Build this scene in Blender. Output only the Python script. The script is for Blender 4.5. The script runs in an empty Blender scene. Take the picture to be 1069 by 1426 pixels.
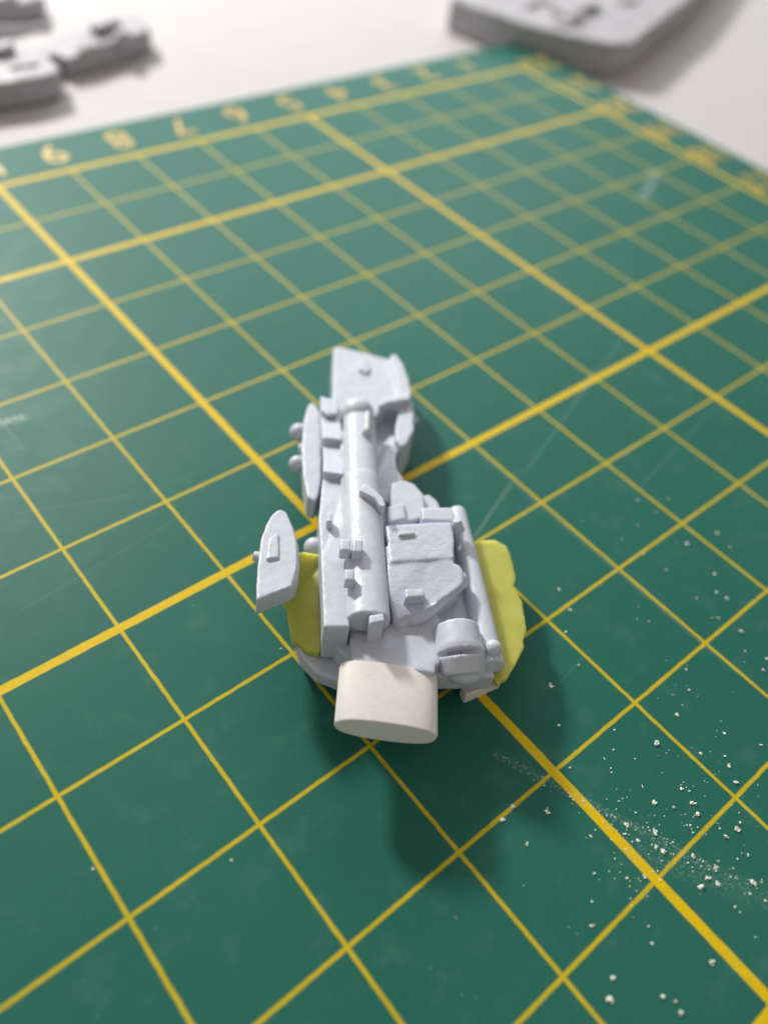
import bpy, bmesh, math, random
from mathutils import Vector, Matrix, noise
random.seed(7)
scene = bpy.context.scene
C = scene.collection
# ------------------------------------------------------------------ camera (1 unit = 1 cm)
CAM = Vector((-13.3375302, -10.89668403, 5.92119212))
RX = Vector((0.764886479682, -0.6334600416152889, 0.11694891567019354))
RY = Vector((-0.4148363649186738, -0.6232865543572398, -0.6628911384975216))
RZ = Vector((0.4928077348629365, 0.4585218062799587, -0.739525719380351))
FPX = 1175.2
cd = bpy.data.cameras.new('camera')
cam = bpy.data.objects.new('camera', cd)
C.objects.link(cam)
m = Matrix.Identity(4)
for i in range(3):
    m[i][0] = RX[i]; m[i][1] = -RY[i]; m[i][2] = -RZ[i]; m[i][3] = CAM[i]
cam.matrix_world = m
cd.sensor_fit = 'VERTICAL'; cd.sensor_height = 36.0; cd.sensor_width = 27.0
cd.lens = FPX / 1426 * 36
cd.clip_start = 0.05; cd.clip_end = 500
cd.dof.use_dof = True
cd.dof.focus_distance = 6.5
cd.dof.aperture_fstop = 0.165
scene.camera = cam
# ------------------------------------------------------------------ light and exposure
w = bpy.data.worlds.new("World"); scene.world = w; w.use_nodes = True
bg = w.node_tree.nodes['Background']
bg.inputs[0].default_value = (1.0, 0.94, 0.86, 1); bg.inputs[1].default_value = 0.42
scene.view_settings.view_transform = 'Standard'
scene.view_settings.look = 'None'
scene.view_settings.exposure = 0.0
scene.view_settings.gamma = 1.0
ld = bpy.data.lights.new('desk_lamp', 'AREA'); ld.shape = 'DISK'; ld.size = 6.2
ld.energy = 31500; ld.color = (1.0, 0.97, 0.93)
lo = bpy.data.objects.new('desk_lamp', ld); C.objects.link(lo)
lo.location = (-5.8, 38.5, 26.5)
lo.rotation_euler = (Vector((-10.2, -7.6, 0.4)) - lo.location).to_track_quat('-Z', 'Y').to_euler()

wd = bpy.data.lights.new('sheen_light', 'AREA'); wd.shape = 'RECTANGLE'; wd.size = 60; wd.size_y = 30  # unseen soft light added to give the far mat its bluish sheen
wd.energy = 25000; wd.color = (0.88, 0.95, 1.0)
wo = bpy.data.objects.new('sheen_light', wd); C.objects.link(wo)
wo.location = (32.0, 50.0, 33.0)
wo.rotation_euler = (Vector((-8.0, -3.0, 0.0)) - wo.location).to_track_quat('-Z', 'Y').to_euler()

# ------------------------------------------------------------------ helpers
def ray(px, py):
    return RX * ((px - 534.5) / FPX) + RY * ((py - 713) / FPX) + RZ
def G(px, py, z=0.0):
    r = ray(px, py)
    return CAM + r * ((z - CAM.z) / r.z)
NEAR = Vector((-10.75, -8.75, 0)); E1 = Vector((0.62, 0.785, 0)).normalized()
E2 = Vector((E1.y, -E1.x, 0))
K = 0.06
def P(px, py, h):
    """point at height h above the weapon's lying plane (sinks towards its far end)"""
    r = ray(px, py)
    n = Vector((K * E1.x, K * E1.y, 1.0))
    c = h + K * NEAR.dot(E1)
    return CAM + r * ((c - n.dot(CAM)) / n.dot(r))

def nt(name):
    mt = bpy.data.materials.new(name); mt.use_nodes = True
    return mt, mt.node_tree, mt.node_tree.nodes['Principled BSDF']
class N:
    """tiny node-graph writer"""
    def __init__(s, t): s.t = t
    def put(s, sock, v):
        if isinstance(v, (int, float)): sock.default_value = v
        elif isinstance(v, tuple): sock.default_value = v
        else: s.t.links.new(v, sock)
    def math(s, op, a, b=0.0, c=None, clamp=False):
        n = s.t.nodes.new('ShaderNodeMath'); n.operation = op; n.use_clamp = clamp
        s.put(n.inputs[0], a); s.put(n.inputs[1], b)
        if c is not None: s.put(n.inputs[2], c)
        return n.outputs[0]
    def step(s, v, lo_, hi, a=0.0, b=1.0):
        n = s.t.nodes.new('ShaderNodeMapRange'); n.interpolation_type = 'SMOOTHSTEP'
        s.put(n.inputs[0], v); s.put(n.inputs[1], lo_); s.put(n.inputs[2], hi); s.put(n.inputs[3], a); s.put(n.inputs[4], b)
        return n.outputs[0]
    def noise(s, vec, scale, detail=3, rough=0.55):
        n = s.t.nodes.new('ShaderNodeTexNoise'); s.put(n.inputs['Vector'], vec)
        n.inputs['Scale'].default_value = scale; n.inputs['Detail'].default_value = detail; n.inputs['Roughness'].default_value = rough
        return n.outputs[0]
    def mix(s, f, a, b):
        n = s.t.nodes.new('ShaderNodeMix'); n.data_type = 'RGBA'
        s.put(n.inputs[0], f); s.put(n.inputs[6], a); s.put(n.inputs[7], b)
        return n.outputs[2]
    def coord(s):
        return s.t.nodes.new('ShaderNodeTexCoord').outputs['Object']
    def geo(s):
        return s.t.nodes.new('ShaderNodeNewGeometry').outputs['Position']
    def bump(s, h, strength, dist):
        n = s.t.nodes.new('ShaderNodeBump'); n.inputs['Strength'].default_value = strength; n.inputs['Distance'].default_value = dist
        s.put(n.inputs['Height'], h); return n.outputs[0]

def resin_mat(name, col, col2, rough=0.40, bump=0.2, sss=0.0):
    mt, t, b = nt(name); q = N(t); pos = q.geo()
    n1 = q.noise(pos, 5.0, 4); n2 = q.noise(pos, 60.0, 3); n3 = q.noise(pos, 16.0, 2)
    t.links.new(q.mix(q.step(n1, 0.35, 0.7), col, col2), b.inputs['Base Color'])
    t.links.new(q.step(n3, 0.3, 0.7, rough - 0.1, rough + 0.14), b.inputs['Roughness'])
    b.inputs['Specular IOR Level'].default_value = 0.45
    if sss:
        b.inputs['Subsurface Weight'].default_value = sss
        b.inputs['Subsurface Radius'].default_value = (1.0, 0.9, 0.4)
        b.inputs['Subsurface Scale'].default_value = 0.26
    h = q.math('ADD', q.math('MULTIPLY', n2, 0.6), q.math('MULTIPLY', n3, 1.0))
    t.links.new(q.bump(h, bump, 0.012), b.inputs['Normal'])
    return mt
RESIN = resin_mat('pale grey resin', (0.54, 0.567, 0.645, 1), (0.51, 0.535, 0.615, 1))
GLOSSY = resin_mat('glued glossy resin', (0.51, 0.54, 0.63, 1), (0.48, 0.51, 0.60, 1), 0.27, 0.36)
STYRENE = resin_mat('white styrene', (0.80, 0.765, 0.735, 1), (0.78, 0.74, 0.71, 1), 0.5, 0.14)
YELLOW = resin_mat('yellow translucent putty', (0.47, 0.455, 0.085, 1), (0.43, 0.42, 0.065, 1), 0.45, 0.22, 0.85)
BACKRESIN = resin_mat('grey cast resin', (0.40, 0.395, 0.43, 1), (0.34, 0.325, 0.34, 1), 0.55, 0.4)
CRUMB = resin_mat('white plastic crumbs', (0.86, 0.87, 0.80, 1), (0.80, 0.80, 0.72, 1), 0.8, 0.2)
CRUMB.node_tree.nodes['Principled BSDF'].inputs['Specular IOR Level'].default_value = 0.1

t3 = STYRENE.node_tree; q3 = N(t3); b3 = t3.nodes['Principled BSDF']; p3 = q3.geo()
src = b3.inputs['Base Color'].links[0].from_socket
sm_ = q3.math('MULTIPLY', q3.step(q3.noise(p3, 26.0, 5, 0.7), 0.52, 0.72), q3.step(q3.noise(p3, 4.0, 2), 0.45, 0.65))
t3.links.new(q3.mix(q3.math('MULTIPLY', sm_, 0.35), src, (0.45, 0.44, 0.43, 1)), b3.inputs['Base Color'])
def tag(o, label=None, cat=None, group=None, kind=None):
    if label: o['label'] = label
    if cat: o['category'] = cat
    if group: o['group'] = group
    if kind: o['kind'] = kind
    return o
def empty(name, loc, label, cat, group=None):
    o = bpy.data.objects.new(name, None); C.objects.link(o); o.location = loc; o.empty_display_size = 0.3
    return tag(o, label, cat, group)
def smooth(me, ang=35):
    for p in me.polygons: p.use_smooth = True
    try: me.set_sharp_from_angle(angle=math.radians(ang))
    except Exception: pass
def build(name, bm, mt, root=None, voxel=None, it=3, bevel=None, ang=35, parent=None):
    """links a world-space bmesh as ONE object; optional voxel fusing (soft cast edges) or bevel"""
    bmesh.ops.recalc_face_normals(bm, faces=bm.faces)
    me = bpy.data.meshes.new(name); bm.to_mesh(me); bm.free()
    o = bpy.data.objects.new(name, me); C.objects.link(o)
    if voxel:
        r = o.modifiers.new('r', 'REMESH'); r.mode = 'VOXEL'; r.voxel_size = voxel; r.use_smooth_shade = True
        s = o.modifiers.new('s', 'SMOOTH'); s.factor = 0.5; s.iterations = it
    if bevel:
        b = o.modifiers.new('b', 'BEVEL'); b.width = bevel; b.segments = 3; b.limit_method = 'ANGLE'; b.angle_limit = math.radians(32)
    if voxel or bevel:
        dg = bpy.context.evaluated_depsgraph_get()
        me2 = bpy.data.meshes.new_from_object(o.evaluated_get(dg))
        o.modifiers.clear(); o.data = me2; bpy.data.meshes.remove(me); me2.name = name; me = me2
    smooth(me, 180 if voxel else ang)
    me.materials.clear(); me.materials.append(mt)
    par = parent or root
    if par:
        base = Vector(par.location) if par.parent is None else Vector(par.parent.location)
        me.transform(Matrix.Translation(-base)); o.parent = par
    return o
def add_prism(bm, pts, h, d, taper=1.0, plane=P, dz=None):
    """pts: outline [(px,py[,h])] of the top face at height h; sides drop by d, spreading by taper"""
    top = [plane(p[0], p[1], p[2] if len(p) > 2 else h) for p in pts]
    c = sum(top, Vector()) / len(top)
    bot = []
    for v in top:
        q = c + (v - c) * taper; q.z = v.z - d; bot.append(q)
    a = [bm.verts.new(v) for v in top]; b = [bm.verts.new(v) for v in bot]
    n = len(a)
    bm.faces.new(a); bm.faces.new(b[::-1])
    for i in range(n): bm.faces.new((a[i], b[i], b[(i + 1) % n], a[(i + 1) % n]))
def add_rod(bm, p0, p1, r0, r1=None, seg=28, dome0=False, dome1=False, sy=1.0):
    """solid of revolution from p0 to p1, optional domed ends"""
    r1 = r0 if r1 is None else r1
    ax = (p1 - p0); L = ax.length; ax.normalize()
    s = ax.cross(Vector((0, 0, 1)))
    s = s.normalized() if s.length > 1e-4 else Vector((1, 0, 0))
    u = s.cross(ax)
    prof = []
    if dome0: prof += [(-math.cos(a) * r0 * 0.9, math.sin(a) * r0) for a in [math.pi / 2 * k / 6 for k in range(1, 6)]]
    prof += [(0, r0), (L, r1)]
    if dome1: prof += [(L + math.sin(a) * r1 * 0.9, math.cos(a) * r1) for a in [math.pi / 2 * k / 6 for k in range(1, 6)]]
    rings = []
    for t, r in prof:
        rings.append([bm.verts.new(p0 + ax * t + (s * math.cos(2 * math.pi * k / seg) + u * math.sin(2 * math.pi * k / seg) * sy) * r) for k in range(seg)])
    bm.faces.new(rings[0][::-1]); bm.faces.new(rings[-1])
    for a, b in zip(rings, rings[1:]):
        for k in range(seg): bm.faces.new((a[k], a[(k + 1) % seg], b[(k + 1) % seg], b[k]))
def add_ball(bm, c, r, sx=1.0, sz=1.0, sub=3):
    mtx = Matrix.Translation(c) @ Matrix.Diagonal((r * sx, r, r * sz, 1))
    bmesh.ops.create_icosphere(bm, subdivisions=sub, radius=1.0, matrix=mtx)
def add_box(bm, c, a, b, cc):
    """box around centre c with half-axes a, b, cc"""
    v = [bm.verts.new(c + a * i + b * j + cc * k) for i in (-1, 1) for j in (-1, 1) for k in (-1, 1)]
    for f in ((0, 1, 3, 2), (4, 6, 7, 5), (0, 4, 5, 1), (2, 3, 7, 6), (0, 2, 6, 4), (1, 5, 7, 3)):
        bm.faces.new([v[i] for i in f])
def new(): return bmesh.new()

# ------------------------------------------------------------------ table
TZ = -0.22
mt, t, b = nt('white table laminate'); q = N(t); pos = q.geo()
t.links.new(q.mix(q.step(q.noise(pos, 1.3, 4), 0.35, 0.7), (0.525, 0.505, 0.515, 1), (0.505, 0.487, 0.497, 1)), b.inputs['Base Color'])
b.inputs['Roughness'].default_value = 0.75
bm = new(); add_box(bm, Vector((0, 0, TZ - 1.5)), Vector((90, 0, 0)), Vector((0, 90, 0)), Vector((0, 0, 1.5)))
tag(build('table_top', bm, mt, bevel=0.2), kind='structure')

# ------------------------------------------------------------------ cutting mat
X0, X1, Y0, Y1 = -29.4, 0.92, -21.4, 0.99
mat_root = empty('cutting_mat', (-14.3, -10.2, TZ), 'green self healing cutting mat with a yellow centimetre grid under the grey model', 'cutting mat')
mt, t, b = nt('green mat with printed yellow grid'); q = N(t); pos = q.geo()
sep = t.nodes.new('ShaderNodeSeparateXYZ'); t.links.new(pos, sep.inputs[0])
wob = q.math('MULTIPLY', q.math('SUBTRACT', q.noise(pos, 9.0, 2), 0.5), 0.012)
x = q.math('ADD', sep.outputs[0], wob); y = q.math('ADD', sep.outputs[1], wob)
def grid_dist(v, per, off):
    f = q.math('FRACT', q.math('ADD', q.math('DIVIDE', q.math('ADD', v, off), per), 0.5))
    return q.math('MULTIPLY', q.math('ABSOLUTE', q.math('SUBTRACT', f, 0.5)), per)
def line(d, half, soft=0.008): return q.step(d, half - soft, half + soft, 1.0, 0.0)
inx = q.step(x, 0.048, 0.056, 1, 0); iny = q.step(y, 0.048, 0.056, 1, 0)
thin = q.math('MAXIMUM', line(grid_dist(x, 1, 0), 0.0145), line(grid_dist(y, 1, 0), 0.0145))
thick = q.math('MAXIMUM', line(grid_dist(x, 5, 0), 0.040), line(grid_dist(y, 5, 2), 0.040))
bord = line(q.math('ABSOLUTE', y), 0.042)
inside = q.math('MULTIPLY', inx, iny)
big = q.math('MULTIPLY', q.math('MAXIMUM', thick, bord), inside)
ln = q.math('MULTIPLY', q.math('MAXIMUM', thin, q.math('MAXIMUM', thick, bord)), inside)
n_big = q.noise(pos, 0.55, 4); n_mid = q.noise(pos, 3.2, 5, 0.6); n_fine = q.noise(pos, 42.0, 4, 0.7)
wear = q.math('MULTIPLY', q.step(n_mid, 0.60, 0.76), q.step(n_fine, 0.40, 0.60))
wear_thin = q.math('MULTIPLY', wear, q.math('SUBTRACT', 1.0, q.math('MULTIPLY', big, 0.7)))
ln = q.math('MULTIPLY', ln, q.math('SUBTRACT', 1.0, q.math('MULTIPLY', wear_thin, 0.55)))
def seg_mask(p0, p1, wid, soft):
    """distance to one scratch between two points of the mat"""
    d = (p1 - p0); L2 = d.length_squared
    ax_ = q.math('SUBTRACT', sep.outputs[0], p0.x); ay_ = q.math('SUBTRACT', sep.outputs[1], p0.y)
    tt = q.math('ADD', q.math('MULTIPLY', ax_, d.x / L2), q.math('MULTIPLY', ay_, d.y / L2), clamp=True)
    ex = q.math('SUBTRACT', ax_, q.math('MULTIPLY', tt, d.x)); ey = q.math('SUBTRACT', ay_, q.math('MULTIPLY', tt, d.y))
    dist = q.math('SQRT', q.math('ADD', q.math('MULTIPLY', ex, ex), q.math('MULTIPLY', ey, ey)))
    return q.step(dist, wid, wid + soft, 1.0, 0.0)
scr = None
for (x0, y0, x1, y1, wid, soft, st) in [
        (660, 748, 712, 672, .008, .02, .28), (735, 652, 872, 462, .006, .03, .13), (800, 560, 830, 515, .01, .03, .16), (770, 960, 820, 905, .003, .010, .1),
        (205, 690, 420, 585, .004, .012, .06), (20, 715, 180, 690, .004, .012, .10),
        (560, 660, 640, 430, .003, .012, .10), (30, 850, 250, 720, .003, .010, .10), 
        (880, 690, 1000, 560, .003, .012, .14)]:
    s_ = q.math('MULTIPLY', seg_mask(G(x0, y0), G(x1, y1), wid, soft), st * 0.6)
    scr = s_ if scr is None else q.math('MAXIMUM', scr, s_)
sm1 = q.math('MULTIPLY', seg_mask(G(690, 1050), G(1040, 1235), 0.0, 0.06), 0.36)
sm2 = q.math('MULTIPLY', seg_mask(G(880, 1185), G(1069, 1250), 0.0, 0.16), 0.2)
sm3 = q.math('MULTIPLY', seg_mask(G(0, 590), G(30, 582), 0.02, 0.05), 1.6)
sm4 = q.math('MULTIPLY', seg_mask(G(895, 275), G(912, 240), 0.03, 0.10), 0.9)
sm = q.math('MAXIMUM', q.math('MAXIMUM', sm1, sm2), q.math('MAXIMUM', sm3, sm4))
sm = q.math('MULTIPLY', sm, q.step(n_fine, 0.47, 0.66))
def cuts(ang, scale, lo_, amt):
    mp = q.t.nodes.new('ShaderNodeMapping'); mp.inputs['Rotation'].default_value = (0, 0, ang); mp.inputs['Scale'].default_value = (scale, 0.11, 1)
    q.t.links.new(pos, mp.inputs[0])
    return q.math('MULTIPLY', q.step(q.noise(mp.outputs[0], 1.0, 2, 0.4), lo_, lo_ + 0.05), amt)
cut = None
for a_, s_, l_, m_ in ((0.35, 9.0, .735, .16), (-0.62, 12.0, .74, .14), (1.15, 11.0, .74, .12), (-1.2, 14.0, .745, .12), (0.02, 16.0, .75, .12)):
    c_ = cuts(a_, s_, l_, m_ * 0.8); cut = c_ if cut is None else q.math('MAXIMUM', cut, c_)
scr = q.math('MAXIMUM', scr, cut)
specks = q.math('MULTIPLY', q.step(q.noise(pos, 95.0, 2, 0.5), 0.735, 0.79), 0.35)
haze_ = q.math('MULTIPLY', q.step(n_mid, 0.50, 0.80), 0.045)
chalk = q.math('MAXIMUM', q.math('MAXIMUM', q.math('MULTIPLY', scr, q.step(n_fine, 0.30, 0.6)), sm), q.math('MAXIMUM', specks, haze_))
green = q.mix(q.step(n_big, 0.3, 0.7), (0.018, 0.125, 0.091, 1), (0.022, 0.135, 0.099, 1))
green = q.mix(q.math('MULTIPLY', q.step(n_fine, 0.35, 0.65), 0.35), green, (0.016, 0.108, 0.080, 1))
yel = q.mix(q.step(q.noise(pos, 14.0, 3), 0.4, 0.65), (0.68, 0.47, 0.004, 1), (0.63, 0.44, 0.010, 1))
yel_thin = q.mix(q.step(n_mid, 0.35, 0.65), (0.50, 0.385, 0.012, 1), (0.57, 0.43, 0.008, 1))
col = q.mix(ln, green, q.mix(big, yel_thin, yel))
col = q.mix(chalk, col, (0.52, 0.60, 0.54, 1))
t.links.new(col, b.inputs['Base Color'])
t.links.new(q.step(n_mid, 0.3, 0.7, 0.46, 0.53), b.inputs['Roughness'])
b.inputs['Specular IOR Level'].default_value = 0.125
hgt = q.math('ADD', q.math('ADD', q.math('MULTIPLY', n_fine, 0.5), q.math('MULTIPLY', q.noise(pos, 130.0, 2), 0.5)), q.math('MULTIPLY', scr, -1.0))
t.links.new(q.bump(hgt, 0.25, 0.010), b.inputs['Normal'])
bm = new()
add_box(bm, Vector(((X0 + X1) / 2, (Y0 + Y1) / 2, TZ / 2)), Vector(((X1 - X0) / 2, 0, 0)), Vector((0, (Y1 - Y0) / 2, 0)), Vector((0, 0, -TZ / 2)))
build('mat_sheet', bm, mt, mat_root, bevel=0.02)
nm, t2, b2 = nt('yellow numeral print'); q2 = N(t2)
t2.links.new(q2.mix(q2.step(q2.noise(q2.geo(), 14.0, 3), 0.4, 0.65), (0.60, 0.38, 0.010, 1), (0.50, 0.33, 0.02, 1)), b2.inputs['Base Color'])
b2.inputs['Roughness'].default_value = 0.5
def numeral(txt, cx, cy, size=0.72):
    cu = bpy.data.curves.new('numeral', 'FONT'); cu.body = txt; cu.size = size; cu.align_x = 'CENTER'; cu.align_y = 'CENTER'
    cu.offset = 0.003; cu.extrude = 0.0015
    tmp = bpy.data.objects.new('numeral', cu); C.objects.link(tmp)
    me = bpy.data.meshes.new_from_object(tmp.evaluated_get(bpy.context.evaluated_depsgraph_get()))
    bpy.data.objects.remove(tmp); bpy.data.curves.remove(cu)
    me.transform(Matrix.Translation(Vector((cx, cy, 0.003)) - mat_root.location) @ Matrix.Rotation(math.pi, 4, 'Z'))
    me.materials.clear(); me.materials.append(nm)
    o = bpy.data.objects.new('numeral', me); C.objects.link(o); o.parent = mat_root
def digits(k, cx, cy, size=0.72):
    t_ = str(k)
    for i, ch in enumerate(t_): numeral(ch, cx + (len(t_) - 1) * 0.20 - i * 0.40, cy, size)
for k in range(1, 14): digits(k, -k, 0.53)
for k in range(0, 8): digits(22 - k, 0.46, -k, 0.74)

# ------------------------------------------------------------------ the grey resin model
root = empty('model_weapon', (-9.6, -7.4, 0), 'pale grey resin miniature weapon under assembly with a white stub and yellow putty plates', 'model part')
V = 0.0135
up = Vector((0, 0, 1))
def part(name, bm, mt=RESIN, voxel=V, it=3, **k):
    o = build(name, bm, mt, root, voxel=voxel, it=it, **k)
    if voxel and mt is not STYRENE:                     # hand-cast unevenness
        for v in o.data.vertices:
            p = v.co
            v.co = p + noise.noise_vector(p * 4.5) * 0.0028 + noise.noise_vector(p * 13.0 + Vector((7, 3, 1))) * 0.0012
    return o

# body core: everything the other pieces sit on
bm = new()
add_prism(bm, [(452, 690), (450, 880), (470, 905), (492, 925), (560, 938), (608, 942), (690, 942), (672, 880), (655, 800), (645, 725), (610, 705), (570, 680), (540, 672), (480, 672)], 0.46, 0.20)
add_prism(bm, [(470, 700), (470, 860), (560, 880), (640, 860), (630, 730), (560, 690)], 0.40, 0.45)
add_prism(bm, [(500, 574, .40), (552, 574, .40), (555, 600, .50), (555, 622), (551, 640), (553, 652), (561, 664), (562, 700), (500, 700)], 0.52, 0.46)     # neck strip
add_prism(bm, [(498, 520), (540, 540), (550, 610), (500, 610)], 0.42, 0.36)
add_prism(bm, [(486, 872, .53), (540, 866, .56), (590, 880, .58), (608, 908, .58), (606, 938, .57), (560, 932, .585), (490, 924, .585)], 0.55, 0.36)       # shelf that carries the stub
add_prism(bm, [(536, 850), (600, 840), (625, 880), (612, 925), (590, 925)], 0.575, 0.3)
part('body', bm, it=7)
bm = new()
add_prism(bm, [(416, 868), (411, 890), (419, 914), (440, 936), (470, 948), (492, 950), (492, 860), (450, 850)], 0.26, 0.16)
add_prism(bm, [(424, 880), (422, 905), (440, 926), (470, 940), (492, 940), (492, 860), (450, 860)], 0.14, 0.15)
part('foot', bm, it=10)
# stock block at the far end
bm = new()
add_prism(bm, [(464, 486), (468, 482), (505, 490), (546, 502), (562, 520), (571, 560), (568, 575), (540, 566), (528, 575), (500, 600), (466, 600), (463, 560)], 0.60, 0.50, 1.0)
add_prism(bm, [(542, 500), (545, 493), (552, 493), (562, 508), (570, 530), (573, 552), (556, 556), (552, 530)], 0.66, 0.40, 1.06)
add_prism(bm, [(557, 566), (568, 560), (576, 575), (576, 600), (566, 618), (558, 622), (551, 612), (551, 590)], 0.60, 0.45, 1.05)
add_prism(bm, [(555, 548), (572, 548), (578, 580), (575, 605), (562, 622), (550, 610)], 0.50, 0.44, 1.06)
stock = part('stock', bm, it=4)
bm = new(); add_prism(bm, [(526, 561), (538, 554), (571, 549), (572, 556), (541, 561), (528, 566)], 0.68, 0.10, 1.0)
part('stock_ledge', bm, it=2, parent=stock)
bm = new(); add_prism(bm, [(500, 500), (512, 502), (516, 512), (512, 520), (499, 514)], 0.63, 0.06, 1.1); part('bump', bm, it=3, parent=stock)
bm = new(); add_ball(bm, P(577, 585, 0.47), 0.045, 0.8, 1.0); part('stud', bm, voxel=None, parent=stock)
# barrel
bm = new()
r0, r1 = 0.152, 0.164
c0, c1, c2 = P(500, 590, 0.70), P(503, 668, 0.70), P(512.5, 866, 0.70)
add_rod(bm, c0, c1, r0, r0 + 0.002, dome0=True, seg=40, sy=0.74); add_ball(bm, P(497, 577, 0.69), 0.163)
add_rod(bm, c1, c2, r1, r1 + 0.004, seg=40, sy=0.74)
add_prism(bm, [(474, 600, .70), (476, 858, .71), (500, 858, .74), (496, 600, .74)], 0.7, 0.3)
add_prism(bm, [(482, 640), (490, 866), (540, 866), (528, 690), (520, 590), (486, 590)], 0.66, 0.3)
barrel = part('barrel', bm, voxel=0.012, it=2)
bm = new(); pf = P(511, 594, 0.835)
add_rod(bm, P(511, 582, 0.80), P(510, 606, 0.80), 0.048, dome0=True, dome1=True, seg=20, sy=1.7); part('fin', bm, voxel=0.01, it=3, parent=barrel)
bm = new(); add_prism(bm, [(500, 683), (507, 672), (520, 680), (533, 692), (537, 704), (531, 706), (522, 694), (510, 688)], 0.885, 0.12, 1.0); part('clip', bm, voxel=0.01, it=2, parent=barrel)
for (px, py, h, r, s) in ((480, 765, 0.83, 0.045, 1.2), (497, 766, 0.855, 0.05, 1.0), (486, 806, 0.84, 0.042, 1.1)):
    bm = new(); p = P(px, py, h)
    add_box(bm, p, E1 * r * 1.3, E2 * r * s * 0.8, up * 0.055); part('clasp', bm, voxel=0.010, it=3, parent=barrel)
bm = new(); add_prism(bm, [(514, 856), (534, 853), (536, 864), (515, 868)], 0.83, 0.34, 1.0); part('lug', bm, voxel=0.011, it=2, parent=barrel)
# left rail in three stepped lengths
bm = new()
add_prism(bm, [(446, 551, .70), (471, 557, .68), (471, 572, .71), (448, 573, .73)], 0.72, 0.42)
add_prism(bm, [(446, 574, .66), (475, 576, .66), (477, 613, .73), (449, 610, .73)], 0.70, 0.42)
add_prism(bm, [(449, 604, .64), (476, 604, .64), (479, 680, .64), (450, 680, .64)], 0.68, 0.42)
add_prism(bm, [(450, 622, .665), (477, 624, .665), (479, 661, .73), (450, 657, .73)], 0.715, 0.42)
add_prism(bm, [(449, 668, .66), (479, 671, .66), (481, 720, .715), (483, 780, .73), (487, 873, .73), (451, 873, .73), (447, 780, .72), (444, 720, .70)], 0.73, 0.42, 1.0)
rail = part('side_rail', bm, voxel=0.012, it=2)
bm = new(); add_prism(bm, [(455, 713), (462, 713), (463, 726), (455, 726)], 0.80, 0.1, 1.0); part('stud', bm, voxel=0.009, it=3, parent=rail)
bm = new(); add_prism(bm, [(452, 571), (470, 570), (470, 576), (453, 577)], 0.735, 0.05); part('rib', bm, voxel=0.008, it=2, parent=rail)
# pod on the far left with two beads
bm = new()
add_prism(bm, [(428, 565), (433, 559), (440, 563), (446, 576), (448, 620), (447, 670), (443, 690), (438, 698), (428, 692), (422, 660), (420, 620), (423, 585)], 0.62, 0.28, 0.97)
spod = part('side_pod', bm, it=5)
bm = new(); add_ball(bm, P(416, 602, 0.53), 0.088); part('bead', bm, voxel=None, parent=spod)
bm = new(); add_ball(bm, P(414, 646, 0.53), 0.078); part('bead', bm, voxel=None, parent=spod)
bm = new(); add_rod(bm, P(416, 626, 0.5), P(424, 626, 0.5), 0.06, seg=20); part('bead_neck', bm, voxel=0.012, parent=spod)
bm = new(); add_ball(bm, P(438, 764, 0.42), 0.10, 0.9, 1.0); part('knob', bm, voxel=None)
# right casing: broad plate with a rounded diagonal corner towards the stub
bm = new()
add_prism(bm, [(537, 731), (600, 727), (628, 726), (632, 745), (633, 776), (545, 782)], 0.756, 0.4, 1.0)
add_prism(bm, [(537, 760), (600, 768), (630, 768), (632, 784), (640, 786), (646, 796), (645, 812, .735), (634, 822, .73), (592, 850, .71), (574, 856, .68), (548, 866, .64), (541, 830, .72)], 0.745, 0.34, 1.0)
casing = part('casing', bm, GLOSSY, voxel=0.012, it=7)
bm = new(); add_prism(bm, [(555, 740), (577, 738), (577, 743), (555, 745)], 0.785, 0.06, 1.0); part('vent_bar', bm, voxel=None, bevel=0.006, parent=casing)
bm = new(); add_prism(bm, [(564, 820), (590, 819), (592, 830), (565, 832)], 0.785, 0.10, 1.15); part('latch_block', bm, GLOSSY, voxel=0.01, it=4, parent=casing)
bm = new()
add_rod(bm, P(638, 808, 0.655), P(584, 856, 0.61), 0.085, 0.08, dome0=True, dome1=True, seg=24)
add_ball(bm, P(576, 860, 0.60), 0.072); add_ball(bm, P(556, 866, 0.57), 0.07)
part('corner_rib', bm, voxel=0.012, it=6, parent=casing)
# steps behind the casing
bm = new()
add_prism(bm, [(545, 672), (562, 668), (578, 674), (589, 688), (592, 706), (585, 722), (560, 730), (540, 730)], 0.60, 0.45, 1.0)
add_prism(bm, [(585, 690), (597, 688), (609, 697), (614, 710), (600, 725), (580, 725)], 0.54, 0.40, 1.0)
add_prism(bm, [(540, 705), (562, 700), (566, 722), (540, 728)], 0.64, 0.3, 1.0)
part('collar', bm, it=3)
bm = new(); add_prism(bm, [(586, 706), (628, 706), (632, 712), (632, 726), (588, 724)], 0.70, 0.3, 1.0); part('rear_plate', bm, it=2)
bm = new()
add_rod(bm, P(636, 716, 0.51), P(656, 800, 0.51), 0.085, 0.09, dome0=True, seg=24)
add_rod(bm, P(656, 800, 0.51), P(684, 930, 0.46), 0.09, 0.105, seg=24)
add_prism(bm, [(634, 712), (650, 722), (664, 800), (690, 925), (664, 925), (648, 800)], 0.52, 0.3, 1.03)
part('spine', bm, it=3)
bm = new(); add_rod(bm, P(636, 738, 0.68), P(636, 724, 0.78), 0.07, 0.035, seg=20); part('nozzle', bm, voxel=0.01, it=2)
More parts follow.
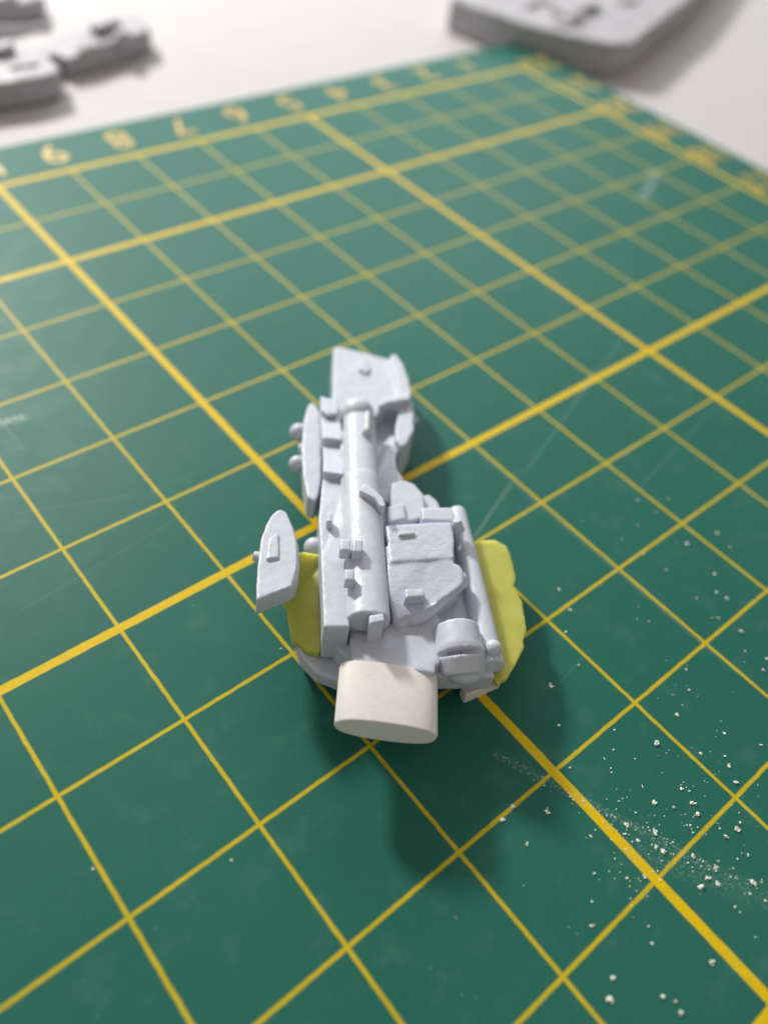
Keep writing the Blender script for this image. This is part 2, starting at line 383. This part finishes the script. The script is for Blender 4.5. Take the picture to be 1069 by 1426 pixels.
# lower right drum
bm = new()
d0, d1 = P(634, 876, 0.57), P(639, 910, 0.54)
add_rod(bm, d0, d1, 0.180, 0.190, seg=36)
add_rod(bm, P(639, 908, 0.53), P(640, 916, 0.52), 0.200, 0.200, seg=36)
add_rod(bm, P(640, 914, 0.52), P(643, 940, 0.45), 0.194, 0.160, seg=36)
add_ball(bm, P(646, 926, 0.48), 0.165, 1.0, 0.75)
part('drum', bm, voxel=0.012, it=3)
bm = new(); add_prism(bm, [(606, 930), (625, 925), (660, 930), (690, 935), (694, 948), (660, 950), (625, 946), (609, 942)], 0.36, 0.10, 0.98); part('flange', bm, it=3)
bm = new(); add_ball(bm, P(686, 903, 0.57), 0.068); part('bead', bm, voxel=None)
bm = new(); add_prism(bm, [(643, 955), (650, 968), (700, 946), (696, 930), (670, 920)], 0.14, 0.14, 1.0); part('wedge', bm, STYRENE, voxel=None, bevel=0.012)
# white styrene stub with an oval section
bm = new()
SZ = 0.46
pL, pR = G(464.5, 1012, SZ), G(609.5, 1026, SZ)
A1 = (pL + pR) / 2
side = (pR - pL).normalized()
back = (G(462, 925, SZ) - pL).normalized() + (G(597, 936, SZ) - pR).normalized()
ax = -(back - side * back.dot(side)).normalized(); hu = up
HW, HT = (pR - pL).length / 2, 0.138
prof = []
for k in range(48):
    a = 2 * math.pi * k / 48
    ca, sa = math.cos(a), math.sin(a)
    prof.append((math.copysign(abs(ca) ** 0.86, ca) * HW, math.copysign(abs(sa) ** 0.74, sa) * HT))
tilt = 0.0
start = A1 - ax * 0.475
tl = math.radians(5.5); side, hu = side * math.cos(tl) - hu * math.sin(tl), hu * math.cos(tl) + side * math.sin(tl)
rings = []
for pt, sc in ((start, 1.0), (A1 - ax * 0.012, 1.0), (A1, 0.975)):
    rings.append([bm.verts.new(pt + side * u * sc + hu * v * sc) for u, v in prof])
bm.faces.new(rings[0][::-1]); bm.faces.new(rings[-1])
for a_, b_ in zip(rings, rings[1:]):
    for k in range(48): bm.faces.new((a_[k], a_[(k + 1) % 48], b_[(k + 1) % 48], b_[k]))
part('stub', bm, STYRENE, voxel=None)['label'] = 'white oval plastic stub at the near end'
# yellow putty plates
bm = new()
add_prism(bm, [(655, 756), (668, 752), (690, 751), (705, 761), (711, 773), (718, 803), (717, 810), (714, 815), (718, 822), (727, 838), (733, 874), (733, 882), (728, 890), (730, 901), (718, 925), (706, 945), (698, 948), (694, 954), (660, 900), (640, 800)], 0.40, 0.075, 0.99)
part('putty_plate', bm, YELLOW, voxel=0.012, it=2)['label'] = 'broad yellow putty plate with a notched edge'
bm = new()
add_prism(bm, [(405, 770, .52), (425, 768, .52), (455, 774, .46), (455, 880, .40), (444, 908, .36), (426, 906, .32), (407, 886, .30), (402, 860, .30), (399, 838, .34), (385, 818, .46), (385, 790, .52)], 0.4, 0.13, 0.99)
part('putty_plate', bm, YELLOW, voxel=0.010, it=3)['label'] = 'shaded yellow putty plate under the blade pod'
# the spear-shaped pod standing clear on the left plate
bm = new()
add_prism(bm, [(379, 716), (385, 711), (392, 709), (399, 713), (408, 735), (413, 757), (414, 785), (407, 815), (392, 822), (375, 828), (357, 836), (357, 815), (359, 788), (363, 752), (371, 730)], 0.74, 0.20, 1.0)
add_prism(bm, [(399, 717), (410, 737), (416, 762), (417, 790), (412, 812), (402, 812), (406, 770)], 0.70, 0.20, 1.0)
bpod = part('blade_pod', bm, voxel=0.011, it=2)
bm = new(); add_prism(bm, [(374, 750), (388, 742), (388, 776), (371, 778)], 0.762, 0.05, 1.05); part('raised_panel', bm, voxel=0.009, it=3, parent=bpod)
bm = new(); add_rod(bm, P(353, 774, 0.66), P(366, 777, 0.66), 0.04, seg=16); part('peg', bm, voxel=None, bevel=0.01, parent=bpod)

# ------------------------------------------------------------------ background castings on the white table
def tprism(bm, pts, z, d, taper=1.0): add_prism(bm, pts, z, d, taper, plane=G)
def lumpy(o, amp, freq):
    """uneven cast surface"""
    for v in o.data.vertices:
        v.co += noise.noise_vector(v.co * freq) * amp + noise.noise_vector(v.co * freq * 2.7) * amp * 0.4
    return o
rb_ = random.Random(5)
lb = empty('resin_casting', (-7.6, 4.2, TZ), 'jagged grey resin casting with stepped lumps at the far left on the white table', 'model part')
bm = new()
tprism(bm, [(-60, 128), (-60, 72), (5, 66), (40, 66), (80, 52), (120, 34), (140, 22), (185, 20), (206, 34), (210, 44), (168, 60), (122, 74), (92, 82), (78, 74), (66, 80), (84, 92), (82, 102), (40, 114)], 0.10, 0.32)
tprism(bm, [(-60, 124), (-60, 78), (2, 72), (50, 76), (80, 92), (80, 100), (40, 111)], 0.20, 0.40)
tprism(bm, [(120, 40), (150, 26), (190, 26), (204, 36), (206, 43), (150, 58), (110, 70), (100, 60)], 0.16, 0.36)
lumpy(build('casting_base', bm, BACKRESIN, lb, voxel=0.03, it=6), 0.022, 2.2)
for pts, z in (([(122, 30), (162, 22), (170, 28), (132, 38)], 0.30), ([(-10, 58), (14, 54), (22, 62), (-10, 70)], 0.34), ([(10, 84), (52, 80), (56, 88), (14, 94)], 0.24), ([(160, 40), (178, 36), (180, 44), (164, 48)], 0.26)):
    bm = new(); tprism(bm, pts, z, z); lumpy(build('lump', bm, BACKRESIN, lb, voxel=0.025, it=6), 0.015, 4)
bm = new(); add_rod(bm, G(-30, 44, 0.06), G(72, 40, 0.06), 0.07, seg=14); build('runner', bm, BACKRESIN, lb)
lb2 = empty('resin_casting', (-8.0, 7.6, TZ), 'small grey resin piece cut off by the top left corner', 'model part')
bm = new(); tprism(bm, [(-90, 22), (-80, -40), (40, -30), (62, -6), (55, -1), (0, 11)], 0.10, 0.32)
lumpy(build('casting_base', bm, BACKRESIN, lb2, voxel=0.03, it=6), 0.022, 2.2)
bm = new(); tprism(bm, [(-30, 6), (-30, -15), (15, -20), (25, -8)], 0.24, 0.2); lumpy(build('lump', bm, BACKRESIN, lb2, voxel=0.025, it=6), 0.015, 4)
rb = empty('resin_slab', (3.2, 1.6, TZ), 'thick grey resin slab with sculpted detail beyond the mat corner', 'model part')
bm = new()
tprism(bm, [(628, -4), (690, 20), (735, 34), (800, 52), (860, 62), (878, 60), (960, -2), (1010, -60), (700, -90)], 0.42, 0.62)
lumpy(build('slab_body', bm, BACKRESIN, rb, voxel=0.035, it=6), 0.03, 1.6)
for pts, z, d in (([(768, 6), (786, 0), (812, 14), (800, 24)], 0.58, 0.2), ([(800, -4), (826, -6), (836, 6), (815, 10)], 0.56, 0.2), ([(850, -12), (880, -14), (890, -2), (862, 2)], 0.50, 0.15), ([(720, -6), (760, -10), (770, 0), (735, 6)], 0.48, 0.12), ([(776, 20), (800, 28), (796, 36), (772, 28)], 0.50, 0.12)):
    bm = new(); tprism(bm, pts, z, d); lumpy(build('raised_detail', bm, BACKRESIN, rb, voxel=0.03, it=6), 0.02, 3)

# ------------------------------------------------------------------ plastic crumbs on the mat
def crumb_bm(bm, c, r, rnd, sub=2, lumps=1):
    for k in range(lumps):
        rr = r * (1.0 if k == 0 else rnd.uniform(0.35, 0.7))
        off = Vector() if k == 0 else Vector((rnd.uniform(-1, 1), rnd.uniform(-1, 1), 0)) * r * 1.1
        mtx = Matrix.Translation(c + off) @ Matrix.Rotation(rnd.random() * 6.28, 4, 'Z') @ Matrix.Diagonal((rr * rnd.uniform(.8, 1.4), rr * rnd.uniform(.5, 1.0), rr * 0.26, 1))
        g = bmesh.ops.create_icosphere(bm, subdivisions=sub, radius=1.0, matrix=mtx)
        sd = Vector((rnd.random(), rnd.random(), rnd.random())) * 50
        for v in g['verts']:
            v.co += noise.noise_vector(v.co * (1.3 / r) + sd) * rr * 0.95
            v.co.z = max(v.co.z, 0.001)
rnd = random.Random(11)
z5 = [(457, 22, 2), (743, 73, 3), (940, 45, 2), (943, 112, 2), (955, 140, 2.4), (972, 188, 2.6), (838, 215, 1.6), (815, 207, 2), (848, 250, 2.6), (862, 282, 2.4), (793, 262, 2), (735, 248, 2.6), (737, 330, 3.2),
      (740, 378, 2.4), (762, 392, 3.2), (655, 312, 2.6), (680, 277, 1.8), (688, 358, 1.8), (975, 325, 3.8), (945, 347, 2.6), (985, 305, 2), (890, 468, 2.6), (872, 495, 3.2), (920, 487, 2.8), (1025, 485, 3.2),
      (970, 555, 2), (557, 608, 2.6), (728, 660, 2), (903, 714, 2.8), (613, 760, 2.6), (608, 826, 4.2), (762, 815, 2.6), (812, 862, 3.2), (798, 828, 1.8), (363, 370, 2.4), (423, 275, 2.4), (290, 297, 2.6),
      (550, 345, 1.5), (560, 455, 1.7), (1007, 400, 2), (915, 437, 2.2), (1058, 533, 2.2), (870, 103, 1.6), (1047, 80, 1.7), (705, 462, 2.4), (322, 257, 2.2), (1015, 515, 2), (620, 35, 1.2), (617, 93, 1.2), (590, 119, 1.2), (656, 468, 1.5), (850, 405, 2.2), (966, 440, 1.5)]
spots = [(560 + a / 2.1, 1000 + b_ / 2.1, r) for a, b_, r in z5]
z8 = [(158, 1320, 3), (248, 1250, 2), (208, 1140, 2), (218, 1067, 2.2), (185, 1000, 2), (445, 705, 2), (608, 850, 2.4), (785, 1140, 3.2), (740, 1030, 2), (640, 1030, 1.2), (705, 1010, 1.4), (700, 950, 1.8), (750, 862, 1.8), (465, 883, 1.8),
      (800, 1205, 1.8), (870, 1230, 2), (860, 1268, 2), (615, 1333, 1.6), (605, 1265, 1.4), (575, 1415, 2.4), (708, 815, 1.8), (505, 745, 1.6), (445, 790, 1.5), (710, 1095, 1.6), (545, 698, 1.6)]
spots += [(700 + a / 2.3767, 400 + b_ / 2.3767, r) for a, b_, r in z8]
spots += [(322, 1198, 1.8), (130, 1210, 2.0), (391, 903, 1.2)]
OWN = {(850, 1393): 'largest white plastic crumb near the bottom edge of the mat, right of centre',
       (1024, 1155): 'large ragged white crumb right of the thick yellow line near the right edge',
       (322, 1198): 'lone white crumb inside a green square left of the dark shadow of the stub',
       (130, 1210): 'small pale crumb touching a thin yellow line at the lower left of the mat',
       (391, 903): 'tiny white crumb beside the lower left foot of the grey model',
       (766, 955): 'white crumb at the edge of the shadow right of the yellow putty plate'}
far_set = {(round(700 + a / 2.3767), round(400 + b_ / 2.3767)) for a, b_, r in z8}
for px, py, r in spots:
    c = G(px, py); dist = (c - CAM).dot(RZ)
    bm = new(); rr = r * (1.05 if px > 560 and py > 990 else 0.95) * dist / FPX
    crumb_bm(bm, Vector((0, 0, rr * 0.3)), rr, rnd, 3 if r > 2 else 2, 3 if r > 2.3 else 2)
    o = build('plastic_crumb', bm, CRUMB, ang=180); o.location = (c.x, c.y, 0.0)
    key = (round(px), round(py))
    if key in far_set:
        lab, grp = 'tiny white plastic crumb in the thin scatter right of the yellow putty plate', 'white crumbs right of the putty plate'
    else:
        lab, grp = 'ragged white plastic crumb in the dusty drift around the thick yellow line at lower right', 'white crumbs in the drift at lower right'
    if key in OWN: tag(o, OWN[key], 'crumb')
    else: tag(o, lab, 'crumb', grp)
# finer dust nobody could count
bm = new()
for i in range(300):
    k = rnd.random()
    if k < 0.27:
        tt = rnd.random() ** 0.8; px = 740 + 310 * tt + rnd.gauss(0, 9); py = 1080 + 160 * tt + rnd.gauss(0, 9)
    elif k < 0.66: px, py = rnd.gauss(930, 70), rnd.gauss(1150, 60)
    elif k < 0.85: px, py = rnd.gauss(960, 90), rnd.gauss(850, 110)
    else: px, py = rnd.uniform(0, 1069), rnd.uniform(420, 1426)
    c = G(px, py); rr = rnd.uniform(0.0025, 0.0075) * (1 if k < 0.85 else 0.6)
    crumb_bm(bm, Vector((c.x, c.y, rr * 0.4)), rr, rnd, 1)
tag(build('plastic_dust', bm, CRUMB), 'fine white sanding dust scattered over the right side of the mat', 'dust', kind='stuff')
